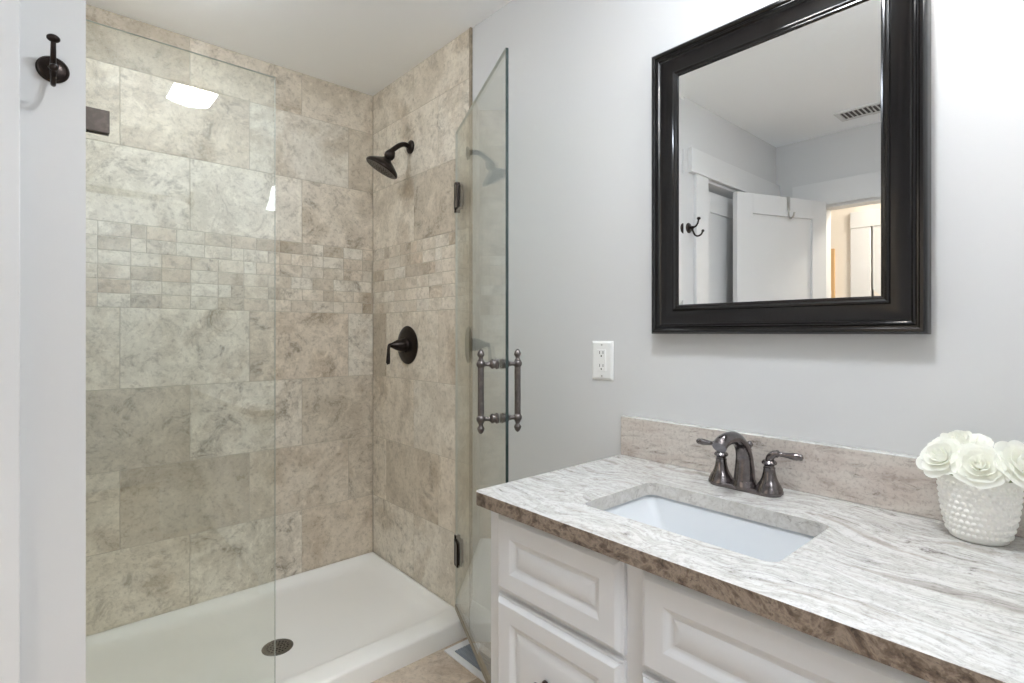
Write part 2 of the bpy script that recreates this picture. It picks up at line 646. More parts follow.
def panel_door(b, w, h, t, rec=.011, st=.115):
    """Two-panel slab in local x (width), y (thickness, centred), z."""
    b.box((0, -t / 2, 0), (st, t / 2, h), .0015)
    b.box((w - st, -t / 2, 0), (w, t / 2, h), .0015)
    for z0, z1 in ((0, .22), (.86, 1.02), (h - st, h)):
        b.box((st, -t / 2, z0), (w - st, t / 2, z1), .0015)
    for z0, z1 in ((.22, .86), (1.02, h - st)):
        b.box((st, -t / 2 + rec, z0), (w - st, t / 2 - rec, z1))
    return b


def knob(b, c, ax, s=1.0):
    b.lathe([(.0, 0), (.027 * s, 0), (.027 * s, .004), (.012 * s, .010), (.010 * s, .028), (.022 * s, .036), (.027 * s, .048), (.022 * s, .060), (.0, .064)], c, ax, 20)


d1 = panel_door(MB(), .78, 2.0, .035).build('door_1', M['trim'])
d1.location = (-.946, YN + .058, .016)
structure(d1)
b = MB()
knob(b, (-.21, YN + .040, .95), (0, -1, 0))
b.build('door_knob', M['bronze'], d1)
d2 = panel_door(MB(), .695, 2.008, .035).build('door_2', M['trim'])
d2.location = (XW + .02, 1.178, .012)
d2.rotation_euler = (0, 0, math.atan2(.235, .61))
structure(d2)
for sgn in (-1, 1):
    kb = MB()
    knob(kb, (.61, sgn * .0175, .94), (0, sgn, 0))
    ko = kb.build('door_knob', M['bronze'])
    ko.parent = d2
d3 = panel_door(MB(), .777, 1.975, .035).build('door_3', M['trim'])
d3.location = (-2.0 - .045, .375, .008)
d3.rotation_euler = (0, 0, R(90))
structure(d3)

# ------------------------------------------------------------------ shower pan
zr = lambda cx, cy: .074 if cy < 1.95 else .088
pan_root = thing('shower_pan', 'white low shower pan filling the tiled alcove floor', 'shower pan', (.69, 2.12, 0))
zf = lambda lo, hi: (lambda cx, cy: lo if cy < 2.0 else hi)
pb = MB()
X0, X1, Y0, Y1 = XL + .002, XT - .002, 1.708, YB - .002
pb.rings([
    rrect(X0, X1, Y0, Y1, .012, 0.0),
    rrect(X0, X1, Y0, Y1, .012, zf(.066, .078)),
    rrect(X0 + .003, X1 - .003, Y0 + .003, Y1 - .003, .012, zf(.073, .085)),
    rrect(X0 + .010, X1 - .010, Y0 + .010, Y1 - .010, .012, zf(.076, .088)),
    rrect(X0 + .016, X1 - .016, Y0 + .085, Y1 - .016, .03, zf(.079, .088)),
    rrect(X0 + .024, X1 - .024, Y0 + .097, Y1 - .024, .04, zf(.076, .083)),
    rrect(X0 + .040, X1 - .040, Y0 + .108, Y1 - .036, .05, zf(.062, .066)),
    rrect(X0 + .058, X1 - .058, Y0 + .122, Y1 - .055, .06, zf(.050, .053)),
    rrect(X0 + .085, X1 - .085, Y0 + .145, Y1 - .085, .07, zf(.044, .046)),
    rrect(X0 + .140, X1 - .140, Y0 + .20, Y1 - .140, .08, .042),
    rrect(.675 - .056, .675 + .056, 2.075 - .056, 2.075 + .056, .055, .036),
], cap0=True, cap1=True)
pb.build('pan_body', M['pan'], pan_root, smooth=50)
db = MB().lathe([(.0, -.004), (.054, -.004), (.055, .001), (.052, .0028), (.045, .0024), (.044, .0014), (.0, .0014)], (.675, 2.075, .0372), seg=36)
dr = db.build('drain', metal_mat('dull steel drain', (120, 116, 108), .38, .9), pan_root, smooth=40)
hb = MB()
for ring, n in ((.012, 6), (.024, 12), (.036, 18)):
    for k in range(n):
        a = 2 * math.pi * k / n
        hb.lathe([(.0, 0), (.0036, 0), (.0036, .0004), (0, .0004)], (.675 + ring * math.cos(a), 2.075 + ring * math.sin(a), .0385), seg=8)
hb.build('drain_holes', M['black'], dr)


# ------------------------------------------------------------------ shower glass
def pane(name, p0, p1, z0, z1, t, parent, edge='glass_edge'):
    """Glass sheet standing between two plan points; faces glass, rim pale edge, p1 end in the given edge material."""
    p0, p1 = Vector((*p0, 0)), Vector((*p1, 0))
    d = (p1 - p0).normalized()
    n = Vector((-d.y, d.x, 0))
    bm = bmesh.new()
    fr = []
    for s in (-t / 2, t / 2):
        fr.append([bm.verts.new(p + n * s + Vector((0, 0, z))) for p, z in ((p0, z0), (p1, z0), (p1, z1), (p0, z1))])
    bm.faces.new(fr[0])
    bm.faces.new(list(reversed(fr[1])))
    for i in range(4):
        j = (i + 1) % 4
        bm.faces.new((fr[0][i], fr[0][j], fr[1][j], fr[1][i])).material_index = 2 if i == 1 else 1
    b = MB()
    b.bm.free()
    b.bm = bm
    return b.build(name, [M['glass'], M['glass_edge'], M[edge]], parent)


GY = 1.78
GT = 2.031
sp = thing('shower_screen', 'fixed frameless glass screen standing at the left of the shower opening', 'glass panel', (.33, GY, .079))
pane('glass_sheet', (XL + .003, GY), (.571, GY), .081, GT, .009, sp)
cb = MB()
for s in (-1, 1):
    cb.box((XL + .0, GY + s * .0046, 1.742), (XL + .066, GY + s * .0136, 1.802), .0015)
cb.box((XL, GY - .018, 1.742), (XL + .006, GY + .018, 1.802), .001)
cb.build('wall_clamp', metal_mat('bronze clamp', (88, 80, 75), .42, .8), sp)

HG = Vector((1.283, 1.779, 0))                     # hinge end of the open door
DF = Vector((1.007, 1.150, 0))                     # its free end
dd = (DF - HG).normalized()
dn = Vector((-dd.y, dd.x, 0))                      # to the vanity side
if dn.x < 0:
    dn = -dn
sd = thing('shower_door', 'frameless glass shower door swung open beside the vanity', 'shower door', (HG.x, HG.y, .094))
pane('glass_sheet', HG[:2], DF[:2], .100, GT, .009, sd, 'edge_shaded')


def obox(b, o, u, v, lo, hi, bev=0.0):
    """Box in a frame: o + u*a + v*b + z."""
    t = bmesh.new()
    bmesh.ops.create_cube(t, size=1.0)
    if bev:
        for q in t.verts:
            q.co = Vector([(lo[i] + hi[i]) / 2 + q.co[i] * (hi[i] - lo[i]) for i in range(3)])
        bmesh.ops.bevel(t, geom=list(t.edges), offset=bev, segments=2, affect='EDGES', profile=0.5)
    else:
        for q in t.verts:
            q.co = Vector([(lo[i] + hi[i]) / 2 + q.co[i] * (hi[i] - lo[i]) for i in range(3)])
    for q in t.verts:
        q.co = o + u * q.co.x + v * q.co.y + Vector((0, 0, q.co.z))
    b.merge(t)


sb = MB()
obox(sb, HG, dd, dn, (.0, -.007, .086), (.68, .007, .106), .002)
sb.build('bottom_seal', M['seal'], sd)
for zc in (1.768, .325):
    hb = MB()
    for s in (-1, 1):
        obox(hb, HG, dd, dn, (.004, s * .0052 - .001, zc - .047), (.055, s * .0105 + .001, zc + .047), .0015)
    hp = hb.build('hinge', M['bronze'], sd)
    vb = MB().lathe([(0, -.062), (.007, -.062), (.0085, -.058), (.0085, .058), (.007, .062), (0, .062)], (HG.x + .002, HG.y + .003, zc), seg=16)
    vb.build('hinge_barrel', M['bronze'], hp, smooth=40)
    wb = MB().box((XT - .007, GY - .024, zc - .05), (XT, GY + .024, zc + .05), .0015)
    for s in (-1, 1):
        wb.box((HG.x - .004, HG.y - .006, zc + s * .054 - .008), (XT - .002, HG.y + .012, zc + s * .054 + .008), .002)
    wb.build('wall_plate', M['bronze'], hp)

# double pull handle, one bar on each side of the glass
hz0, hz1 = .936, 1.143
hc = DF - dd * .076
for s in (1, -1):
    b = MB()
    c = hc + dn * (s * .0575)
    b.tube([(c.x, c.y, hz0 + .01), (c.x, c.y, hz1 - .01)], .0095, 18, 2)
    bar = b.build('pull_handle', M['pewter'], sd, smooth=40)
    for zc, up in ((hz1 - .022, 1), (hz0 + .022, -1)):
        f = MB()
        zc2 = zc
        f.ball((c.x, c.y, zc2), .0135, 20)
        ax = (0, 0, up)
        f.lathe([(.0, .008), (.0085, .010), (.0065, .017), (.0062, .020), (.0108, .026), (.0112, .029), (.0085, .037), (.005, .042), (.0, .045)], (c.x, c.y, zc2), ax, 20)
        f.build('finial', M['pewter'], bar, smooth=50)
        p = MB()
        a2 = tuple(-dn * s)
        p.lathe([(.0, .008), (.0072, .008), (.0062, .016), (.0070, .026), (.0125, .031), (.0150, .034), (.0150, .037), (.0128, .038), (.0128, .044), (.0165, .048), (.0150, .0528), (.0, .0528)],
                (c.x, c.y, zc2), a2, 22)
        p.build('standoff', M['pewter'], bar, smooth=40)

# ------------------------------------------------------------------ shower head and valve
SY, SZ = 2.165, 2.078
sh = thing('showerhead', 'dark bronze bell shower head on a short curved arm', 'shower head', (XT, SY, SZ))
MB().lathe([(0, 0), (.031, 0), (.031, .005), (.026, .010), (.014, .014), (.0, .014)], (XT, SY, SZ), (-1, 0, 0), 28).build('flange', M['bronze'], sh, smooth=40)
MB().tube([(XT - .006, SY, SZ), (XT - .035, SY - .004, SZ + .003), (XT - .065, SY - .010, SZ - .010), (XT - .096, SY - .012, SZ - .035), (XT - .112, SY - .013, SZ - .050)], .0115, 18).build('arm', M['bronze'], sh, smooth=60)
ax = Vector((-.42, .26, -.86)).normalized()
po = Vector((XT - .104, SY - .012, SZ - .046))
hb = MB().lathe([(0, -.004), (.015, -.002), (.021, .010), (.024, .020), (.022, .032), (.018, .038), (.020, .043), (.030, .050), (.046, .060), (.062, .071), (.073, .080), (.0770, .087), (.0770, .093), (.073, .097), (.064, .0965), (.0, .0945)], po, ax, 40)
head = hb.build('head', M['bronze'], sh, smooth=40)
nb = MB()
u = ax.cross(Vector((0, 0, 1))).normalized()
w_ = ax.cross(u)
for ring, n in ((.012, 6), (.026, 12), (.040, 18), (.054, 24)):
    for k in range(n):
        a = 2 * math.pi * k / n
        nb.lathe([(0, -.001), (.0022, 0), (.0018, .002), (0, .0025)], po + ax * .0948 + u * ring * math.cos(a) + w_ * ring * math.sin(a), ax, 8)
nb.build('nozzles', M['black'], head)

VY, VZ = 2.192, 1.157
sv = thing('shower_valve', 'dark bronze round shower valve plate with a drooping lever', 'shower valve', (XT, VY, VZ))
MB().lathe([(0, 0), (.089, 0), (.090, .003), (.084, .008), (.060, .012), (.034, .014), (.0, .014)], (XT, VY, VZ), (-1, 0, 0), 40).build('escutcheon', M['bronze'], sv, smooth=40)
MB().lathe([(0, .010), (.034, .010), (.034, .016), (.030, .022), (.031, .028), (.029, .042), (.024, .058), (.017, .074), (.011, .086), (.010, .092), (.0, .098)], (XT, VY, VZ), (-1, 0, 0), 28).build('hub', M['bronze'], sv, smooth=40)
MB().tube([(XT - .084, VY, VZ - .002), (XT - .097, VY - .004, VZ + .002), (XT - .104, VY - .008, VZ - .012), (XT - .108, VY - .012, VZ - .045), (XT - .111, VY - .015, VZ - .078), (XT - .1115, VY - .015, VZ - .082)],
          [.006, .0075, .0070, .0082, .0098, .005], 16).build('lever', M['bronze'], sv, smooth=60)


# ------------------------------------------------------------------ robe hooks, towel ring
def robe_hook(x, y, z, sgn, label):
    """Round-plate double hook; sgn is the way the wall faces along y."""
    r = thing('robe_hook', label, 'hook', (x, y, z))
    MB().lathe([(0, 0), (.027, 0), (.0275, .002), (.0245, .0055), (.0215, .005), (.0195, .0065), (.012, .009), (.0, .010)], (x, y, z), (0, sgn, 0), 32).build('back_plate', M['bronze'], r, smooth=30)
    MB().lathe([(0, 0), (.010, .006), (.0075, .012), (.0075, .022), (.009, .026), (.0, .033)], (x, y, z), (0, sgn, 0), 20).build('post', M['bronze'], r, smooth=40)
    u = MB().tube([(x, y + sgn * .022, z), (x, y + sgn * .040, z + .004), (x, y + sgn * .052, z + .018), (x, y + sgn * .057, z + .038)], [.0062, .005, .0046, .0042], 14)
    u.ball((x, y + sgn * .058, z + .042), .0112, 18, (1, .85, .72))
    u.build('upper_prong', M['bronze'], r, smooth=60)
    l = MB().tube([(x, y + sgn * .020, z), (x, y + sgn * .026, z - .020), (x, y + sgn * .038, z - .042), (x, y + sgn * .056, z - .048), (x, y + sgn * .072, z - .041), (x, y + sgn * .080, z - .027)],
                  [.0062, .005, .0046, .0046, .0044, .004], 14)
    l.ball((x, y + sgn * .081, z - .025), .0075, 18)
    l.build('lower_prong', M['bronze'], r, smooth=60)
    return r


robe_hook(.026, YN, 1.763, -1, 'dark bronze double robe hook on the narrow grey wall left of the shower')
robe_hook(.715, YS, 2.03, 1, 'small dark hook high on the wall behind, reflected in the fixed glass')
tr_ = thing('towel_ring', 'thin round towel ring seen reflected in the fixed shower glass', 'towel ring', (.90, YS, 1.385))
MB().lathe([(0, 0), (.022, 0), (.022, .004), (.010, .010), (.009, .034), (.0, .038)], (.90, YS, 1.385), (0, 1, 0), 24).build('mount', M['bronze'], tr_, smooth=40)
rb = MB()
rb.tube([(.90 + .078 * math.sin(2 * math.pi * k / 36), YS + .030, 1.303 +   .078 * math.cos(2 * math.pi * k / 36)) for k in range(37)], .006, 10, 1)
rb.build('ring', M['bronze'], tr_, smooth=60)

# ------------------------------------------------------------------ mirror
MY0, MY1, MZ0, MZ1 = .233, .850, 1.211, 1.982
mr = thing('wall_mirror', 'large wall mirror in a wide black moulded frame above the sink', 'mirror', (XR, .543, MZ0))
# frame profile: (distance in from the outer edge, height off the wall)
prof = [(0, 0), (0, .028), (.002, .033), (.006, .0365), (.011, .036), (.014, .033), (.0145, .031), (.017, .031), (.020, .0335), (.023, .0325), (.026, .028), (.030, .0265),
        (.045, .0235), (.060, .0225), (.0615, .0225), (.0635, .0265), (.067, .0275), (.070, .0255), (.0715, .0245), (.0745, .0250), (.078, .0235), (.079, .0195), (.079, .0)]
loops = []
for d, h in prof:
    loops.append([Vector((XR - h, y, z)) for y, z in ((MY0 + d, MZ0 + d), (MY1 - d, MZ0 + d), (MY1 - d, MZ1 - d), (MY0 + d, MZ1 - d))])
fb = MB().rings(loops, False, False)
fb.build('frame', M['frame'], mr, smooth=28)
a0, a1, c0, c1 = MY0 + .076, MY1 - .076, MZ0 + .076, MZ1 - .076
bw, bh = .017, .00016
gm = MB()
o4 = [(XR - .0205 - bh, a0, c0), (XR - .0205 - bh, a1, c0), (XR - .0205 - bh, a1, c1), (XR - .0205 - bh, a0, c1)]
i4 = [(XR - .0205, a0 + bw, c0 + bw), (XR - .0205, a1 - bw, c0 + bw), (XR - .0205, a1 - bw, c1 - bw), (XR - .0205, a0 + bw, c1 - bw)]
bk = [(XR - .012, a0, c0), (XR - .008, a1, c0), (XR - .008, a1, c1), (XR - .008, a0, c1)]
gm.rings([bk, o4, i4])
gm.build('mirror_glass', M['mirror'], mr)

# ------------------------------------------------------------------ outlet
OY0, OY1, OZ0, OZ1 = 1.004, 1.084, 1.069, 1.189
oc = ((OY0 + OY1) / 2, (OZ0 + OZ1) / 2)
ol = thing('wall_outlet', 'white double wall outlet on the grey wall beside the shower door', 'outlet', (XR, oc[0], oc[1]))
pb = MB()


def yz_ring(y0, y1, z0, z1, x):
    return [Vector((x, y0, z0)), Vector((x, y1, z0)), Vector((x, y1, z1)), Vector((x, y0, z1))]


pb.rings([yz_ring(OY0, OY1, OZ0, OZ1, XR), yz_ring(OY0, OY1, OZ0, OZ1, XR - .003), yz_ring(OY0 + .007, OY1 - .007, OZ0 + .007, OZ1 - .007, XR - .0065)])
pb.build('cover_plate', M['plastic'], ol)
rc = MB().box((XR - .0085, oc[0] - .0165, oc[1] - .0335), (XR - .004, oc[0] + .0165, oc[1] + .0335), .001).build('receptacle', M['plastic'], ol)
for dz in (-.020, .020):
    for dy in (-.0065, .0065):
        MB().box((XR - .0088, oc[0] + dy - .0011, oc[1] + dz + .000), (XR - .0083, oc[0] + dy + .0011, oc[1] + dz + .009)).build('socket_slot', M['black'], rc)
    MB().lathe([(0, 0), (.0026, 0), (.0026, .0004), (0, .0004)], (XR - .0084, oc[0], oc[1] + dz - .0065), (-1, 0, 0), 12).build('ground_slot', M['black'], rc)
for dz in (-.048, .048):
    MB().lathe([(0, 0), (.0032, 0), (.0028, .001), (0, .0012)], (XR - .0062, oc[0], oc[1] + dz), (-1, 0, 0), 12).build('screw', M['silver'], ol)

# ------------------------------------------------------------------ vanity
XF = .778        # face frame
XD = .758        # drawer fronts
CT, CB = .857, .827
VY0, VY1 = YS + .012, .944
va = thing('vanity_cabinet', 'white vanity cabinet with raised-panel drawer fronts under the granite', 'vanity', (1.04, .35, 0))
vb = MB()
vb.box((XF + .02, VY1 - .018, .0), (XR - .016, VY1, CB))                       # end panel
vb.box((XF + .02, VY0, .0), (XR - .016, VY0 + .018, CB))
vb.box((XF + .002, VY0 + .018, .09), (XR - .016, VY1 - .018, .108))
vb.box((XR - .024, VY0 + .018, .09), (XR - .016, VY1 - .018, CB))
for y0, y1 in ((.898, VY1), (.528, .572), (VY0, -.20)):
    vb.box((XF, y0, .0), (XF + .02, y1, CB))
for z0, z1 in ((.80, CB), (.630, .656), (.095, .125)):
    vb.box((XF + .0006, VY0 + .002, z0), (XF + .0196, VY1 - .002, z1 - .0006))
vb.box((XF + .0006, .56, .375), (XF + .0196, .91, .397))
vb.box((XF + .05, VY0 + .02, 0), (XF + .06, VY1 - .02, .095))
vb.build('carcass', M['cabinet'], va)


def raised_front(name, y0, y1, z0, z1, inset=.046):
    """Overlay front with an ogee rim and a raised centre panel, facing -x."""
    t = .020
    pr = [(0, 0), (0, .008), (.0025, .0105), (.004, .0105), (.0065, .015), (.010, .0185), (.013, t), (inset, t), (inset + .002, t - .0008), (inset + .006, t - .004), (inset + .010, t - .0072), (inset + .014, t - .0085),
          (inset + .017, t - .0085), (inset + .019, t - .0072), (inset + .032, t - .0028), (inset + .036, t - .0022)]
    mn = min(y1 - y0, z1 - z0) / 2 - .006
    lp = [yz_ring(y0 + min(d, mn), y1 - min(d, mn), z0 + min(d, mn), z1 - min(d, mn), XF - h) for d, h in pr if d < mn]
    return MB().rings(lp).build(name, M['cabinet'], va, smooth=25)


def cab_knob(o, y, z):
    MB().lathe([(0, 0), (.0095, 0), (.009, .003), (.0055, .006), (.005, .014), (.0105, .019), (.0145, .024), (.0140, .029), (.008, .033), (0, .034)], (XD, y, z), (-1, 0, 0), 24).build('knob', M['bronze'], o, smooth=40)


raised_front('false_front', .567, .906, .647, .818)
cab_knob(raised_front('drawer_front', .567, .906, .392, .636), .748, .512)
cab_knob(raised_front('drawer_front', .567, .906, .120, .380), .733, .250)
raised_front('false_front', -.205, .530, .647, .816)
cab_knob(raised_front('cabinet_door', .165, .530, .120, .636, .055), .20, .56)
cab_knob(raised_front('cabinet_door', -.205, .160, .120, .636, .055), .125, .56)

# countertop with a sink cut-out
CX0, CX1, CY0, CY1 = .738, XR - .001, YS + .002, .957
SX0, SX1, SY0, SY1 = .850, 1.102, .343, .735
bm = bmesh.new()
outer = []
for cx, cy, a0, r in ((CX1, CY1, None, 0), (CX0 + .014, CY1 - .014, 90, .014), (CX0, CY0, None, 0), (CX1, CY0, None, 0)):
    if a0 is None:
        outer.append((cx, cy))
    else:
        for k in range(7):
            a = R(a0 + 90 * k / 6)
            outer.append((cx + r * math.cos(a), cy + r * math.sin(a)))
inner = [(p.x, p.y) for p in rrect(SX0, SX1, SY0, SY1, .022, 0, 5)]
tops = []
for z in (CT, CB):
    eds, lps = [], []
    for lp in (outer, inner):
        vv = [bm.verts.new((x, y, z)) for x, y in lp]
        lps.append(vv)
        eds += [bm.edges.new((vv[i], vv[(i + 1) % len(vv)])) for i in range(len(vv))]
    bmesh.ops.triangle_fill(bm, use_beauty=True, use_dissolve=False, edges=eds)
    tops.append(lps)
for q, mi in ((0, 1), (1, 2)):
    A, B = tops[0][q], tops[1][q]
    for i in range(len(A)):
        j = (i + 1) % len(A)
        bm.faces.new((A[i], A[j], B[j], B[i])).material_index = mi
cb = MB()
cb.bm.free()
cb.bm = bm
ct = cb.build('countertop', [M['granite'], M['granite_edge'], M['granite_inner']], None, smooth=40, bevel=.0035)
recentre(ct, (1.02, .35, CB))
tag(ct, 'streaky white and brown granite countertop with a rectangular sink cut-out', 'countertop')
bs = MB().box((1.281, CY0, CT), (XR - .0005, CY1, .970), .002)
for f in bs.bm.faces:
    if f.normal.z > .5 or all(v.co.z > .967 for v in f.verts):
        f.material_index = 1  # paler stone on top: polished reflection put into the colour
bso = bs.build('backsplash', [M['granite_splash'], M['granite']], None)
recentre(bso, (1.29, .35, CT))
tag(bso, 'low beige granite backsplash strip along the wall behind the faucet', 'backsplash')

# undermount sink
sk = thing('sink', 'white rectangular undermount sink basin set below the granite', 'sink', ((SX0 + SX1) / 2, (SY0 + SY1) / 2, .69))
sb = MB()
e = .006
sb.rings([
    rrect(SX0 - .03, SX1 + .03, SY0 - .03, SY1 + .03, .03, CB - .014),
    rrect(SX0 - .03, SX1 + .03, SY0 - .03, SY1 + .03, .03, CB - .001),
    rrect(SX0 - e, SX1 + e, SY0 - e, SY1 + e, .020, CB - .001),
    rrect(SX0 - e + .004, SX1 + e - .004, SY0 - e + .004, SY1 + e - .004, .018, CB - .008),
    rrect(SX0 + .035, SX1 - .022, SY0 + .060, SY1 - .060, .012, .722),
    rrect(SX0 + .048, SX1 - .034, SY0 + .074, SY1 - .074, .012, .714),
    rrect(SX0 + .10, SX1 - .10, SY0 + .15, SY1 - .15, .02, .709)], cap0=False)
sb.rings([
    rrect(SX0 - .03, SX1 + .03, SY0 - .03, SY1 + .03, .03, CB - .014),
    rrect(SX0 + .02, SX1 - .01, SY0 + .045, SY1 - .045, .03, .700),
    rrect(SX0 + .06, SX1 - .05, SY0 + .09, SY1 - .09, .03, .694)], cap0=False)
sb.build('basin', M['porcelain'], sk, smooth=35)
MB().lathe([(0, -.002), (.022, -.002), (.023, .001), (.018, .003), (.0, .004)], ((SX0 + SX1) / 2, .539, .710), seg=24).build('sink_drain', M['faucet'], sk, smooth=40)

# ------------------------------------------------------------------ faucet
FX, FY = 1.210, .557
fa = thing('faucet', 'dark gunmetal two-handle faucet with an arched spout behind the sink', 'faucet', (FX, FY, CT))
bb = MB()
bb.rings([rrect(FX - .026, FX + .026, FY - .080, FY + .080, .0259, CT, 8), rrect(FX - .026, FX + .026, FY - .080, FY + .080, .0259, CT + .005, 8),
          rrect(FX - .022, FX + .022, FY - .076, FY + .076, .0219, CT + .010, 8)])
bb.build('base_plate', M['faucet'], fa, smooth=40)
spb = MB()
spb.lathe([(0, .004), (.0275, .004), (.0280, .012), (.0255, .015), (.0255, .020), (.0240, .022), (0, .022)], (FX, FY, CT), seg=30)
spb.tube([(FX, FY, CT + .018), (FX + .001, FY, CT + .050), (FX - .003, FY, CT + .082), (FX - .022, FY, CT + .108), (FX - .050, FY, CT + .1230), (FX - .082, FY, CT + .1250), (FX - .106, FY, CT + .120), (FX - .119, FY, CT + .111)],
         [.0238, .0210, .0175, .0148, .0140, .0142, .0150, .0152], 22, 7)
sp_ = spb.build('spout', M['faucet'], fa, smooth=50)
for s in (-1, 1):
    yy = FY + s * .0555
    hb = MB().lathe([(0, .004), (.0285, .004), (.0290, .008), (.0275, .011), (.0270, .015), (.0245, .018), (.0240, .021), (.0200, .027), (.0160, .036), (.0132, .047), (.0120, .056), (.0125, .058), (.0125, .060), (.0105, .061), (.0105, .064),
                     (.0155, .068), (.0158, .071), (.0125, .075), (.0, .076)], (FX, yy, CT), seg=28)
    ho = hb.build('handle_base', M['faucet'], fa, smooth=40)
    d = Vector((.15, s * 1.0, 0)).normalized()
    c = Vector((FX, yy, CT))
    lv = MB().tube([c + Vector((0, 0, .072)), c + Vector((0, 0, .082)) + d * .002, c + Vector((0, 0, .090)) + d * .010, c + Vector((0, 0, .0915)) + d * .018], [.0085, .0085, .008, .007], 16)
    lv.lathe([(0, .0), (.0082, .0), (.0082, .004), (.0055, .006), (.0050, .012), (.0058, .022), (.0076, .034), (.0080, .041), (.0066, .045), (.0064, .046), (.0072, .048), (.006, .052), (.0, .054)], c + Vector((0, 0, .0915)) + d * .014,
             (d.x, d.y, -.03), 18)
    lv.build('lever', M['faucet'], ho, smooth=50)
MB().tube([(FX + .024, FY, CT + .004), (FX + .026, FY, CT + .088)], .003, 10, 2).lathe([(0, 0), (.005, .001), (.0035, .006), (.0075, .012), (.0075, .016), (.004, .021), (0, .023)], (FX + .026, FY, CT + .084), seg=16).build('lift_rod', M['faucet'], fa, smooth=50)

# ------------------------------------------------------------------ planter and roses
PX, PY = 1.222, .152
pp = [(r * .83, h * .96) for r, h in [(0.0, 0), (.043, 0), (.048, .003), (.052, .014), (.058, .035), (.0625, .060), (.0655, .085), (.067, .105), (.0675, .113), (.0655, .116), (.063, .113), (.060, .085), (.052, .040), (.0, .030)]]
pl = MB().lathe(pp, (PX, PY, CT), seg=48)
for row in range(9):
    h = .0134 + row * .0106
    rr = None
    for (r0, h0), (r1, h1) in zip(pp[1:8], pp[2:9]):
        if h0 <= h <= h1 and h1 > h0:
            rr = r0 + (r1 - r0) * (h - h0) / (h1 - h0)
    n = 36
    for k in range(n):
        a = 2 * math.pi * (k + .5 * (row % 2)) / n
        c = (PX + (rr - .0012) * math.cos(a), PY + (rr - .0012) * math.sin(a), CT + h)
        pl.ball(c, .0044, 8)
po_ = pl.build('flower_pot', M['ceramic'], None, smooth=60)
recentre(po_, (PX, PY, CT))
tag(po_, 'small white ceramic pot with a dimpled hobnail surface holding white roses', 'pot')


def rose(name, c, axis, size, spin, label, sd):
    rnd = random.Random(sd)
    root = thing(name, label, 'flower', c, 'white roses in the ceramic pot')
    b = MB()
    z = Vector(axis).normalized()
    x = z.cross(Vector((.3, .9, .2))).normalized()
    y = z.cross(x)
    C = Vector(c)
    rings = [  # petals, base radius, mid radius, rim radius, height, half width (deg)
        (3, .02, .10, .07, .62, 75), (4, .03, .19, .17, .66, 62), (5, .05, .30, .32, .64, 52), (5, .06, .44, .55, .56, 52), (5, .07, .56, .78, .46, 54), (6, .08, .64, .98, .28, 50)]
    NU, NV = 10, 8
    for q, (n, r0, r1, r2, h, hw) in enumerate(rings):
        for k in range(n):
            ph = spin + 2 * math.pi * (k + .37 * q) / n + rnd.uniform(-.12, .12)
            hs, tw, rip = rnd.uniform(.92, 1.08), rnd.uniform(-.06, .06), rnd.uniform(0, 6)
            grid = []
            for iv in range(NV + 1):
                v = iv / NV
                row = []
                for iu in range(NU + 1):
                    uu = iu / NU * 2 - 1
                    wv = math.sin(math.pi * (0.12 + 0.62 * v)) ** .8
                    rim = 1 - .30 * abs(uu) ** 2.6 * v
                    ve = v * rim
                    rad = (1 - ve) ** 2 * r0 + 2 * ve * (1 - ve) * r1 * 1.25 + ve ** 2 * r2
                    rad += .035 * math.sin(uu * 4 + rip) * ve * ve * (q / 5) + tw * uu * ve * .5
                    ht = h * hs * (ve - (.20 + .10 * (q > 3)) * (q / 5) * ve ** 3) + .03 * math.sin(uu * 5 + rip * 2) * ve ** 2
                    a = ph + R(hw) * uu * wv
                    row.append(b.bm.verts.new(C + (x * math.cos(a) * rad + y * math.sin(a) * rad + z * (ht - .18)) * size))
                grid.append(row)
            for iv in range(NV):
                for iu in range(NU):
                    b.bm.faces.new((grid[iv][iu], grid[iv][iu + 1], grid[iv + 1][iu + 1], grid[iv + 1][iu])).smooth = True
    p = b.build('petals', M['petal'], root, smooth=180, recalc=False)
    st = MB().tube([C - z * (.20 * size), C - z * (.45 * size) + Vector((0, 0, -.012)), Vector((PX * .7 + c[0] * .3, PY * .7 + c[1] * .3, CT + .05))], [.006, .0035, .0025], 10)
    st.build('stem', M['green'], root, smooth=60)
    return root


rose('rose', (1.190, .197, .994), (-.66, .42, .62), .042, .3, 'white rose at the left of the pot, hanging over its rim', 1)
rose('rose', (1.172, .144, .992), (-.82, -.04, .57), .041, 1.1, 'white rose at the front centre of the pot, facing out', 2)
rose('rose', (1.234, .178, 1.013), (-.34, .15, .93), .048, 2.0, 'highest white rose at the top of the bunch', 3)
rose('rose', (1.196, .093, .998), (-.52, -.58, .62), .046, .8, 'white rose at the right of the pot, cut by the photo edge', 4)

# ------------------------------------------------------------------ lamps, vents
cl = thing('ceiling_light', 'square lit ceiling light whose glow shows in the fixed glass', 'ceiling light', (.597, .43, H))
hb = MB()
for a, bq in (((.485, .305), (.71, .325)), ((.485, .535), (.71, .555)), ((.485, .325), (.502, .535)), ((.693, .325), (.71, .535))):
    hb.box((a[0], a[1], H - .016), (bq[0], bq[1], H), .002)
hb.build('housing', M['trim'], cl)
lb = MB()
N = 12
g = [[lb.bm.verts.new((.502 + .191 * i / N, .325 + .21 * j / N, H - .012 - .042 * (1 - (2 * i / N - 1) ** 2) * (1 - .6 * (2 * j / N - 1) ** 2))) for j in range(N + 1)] for i in range(N + 1)]
for i in range(N):
    for j in range(N):
        lb.bm.faces.new((g[i][j], g[i + 1][j], g[i + 1][j + 1], g[i][j + 1]))
lb.box((.502, .325, H - .012), (.693, .535, H - .004))
lb.build('diffuser', M['light_panel'], cl)

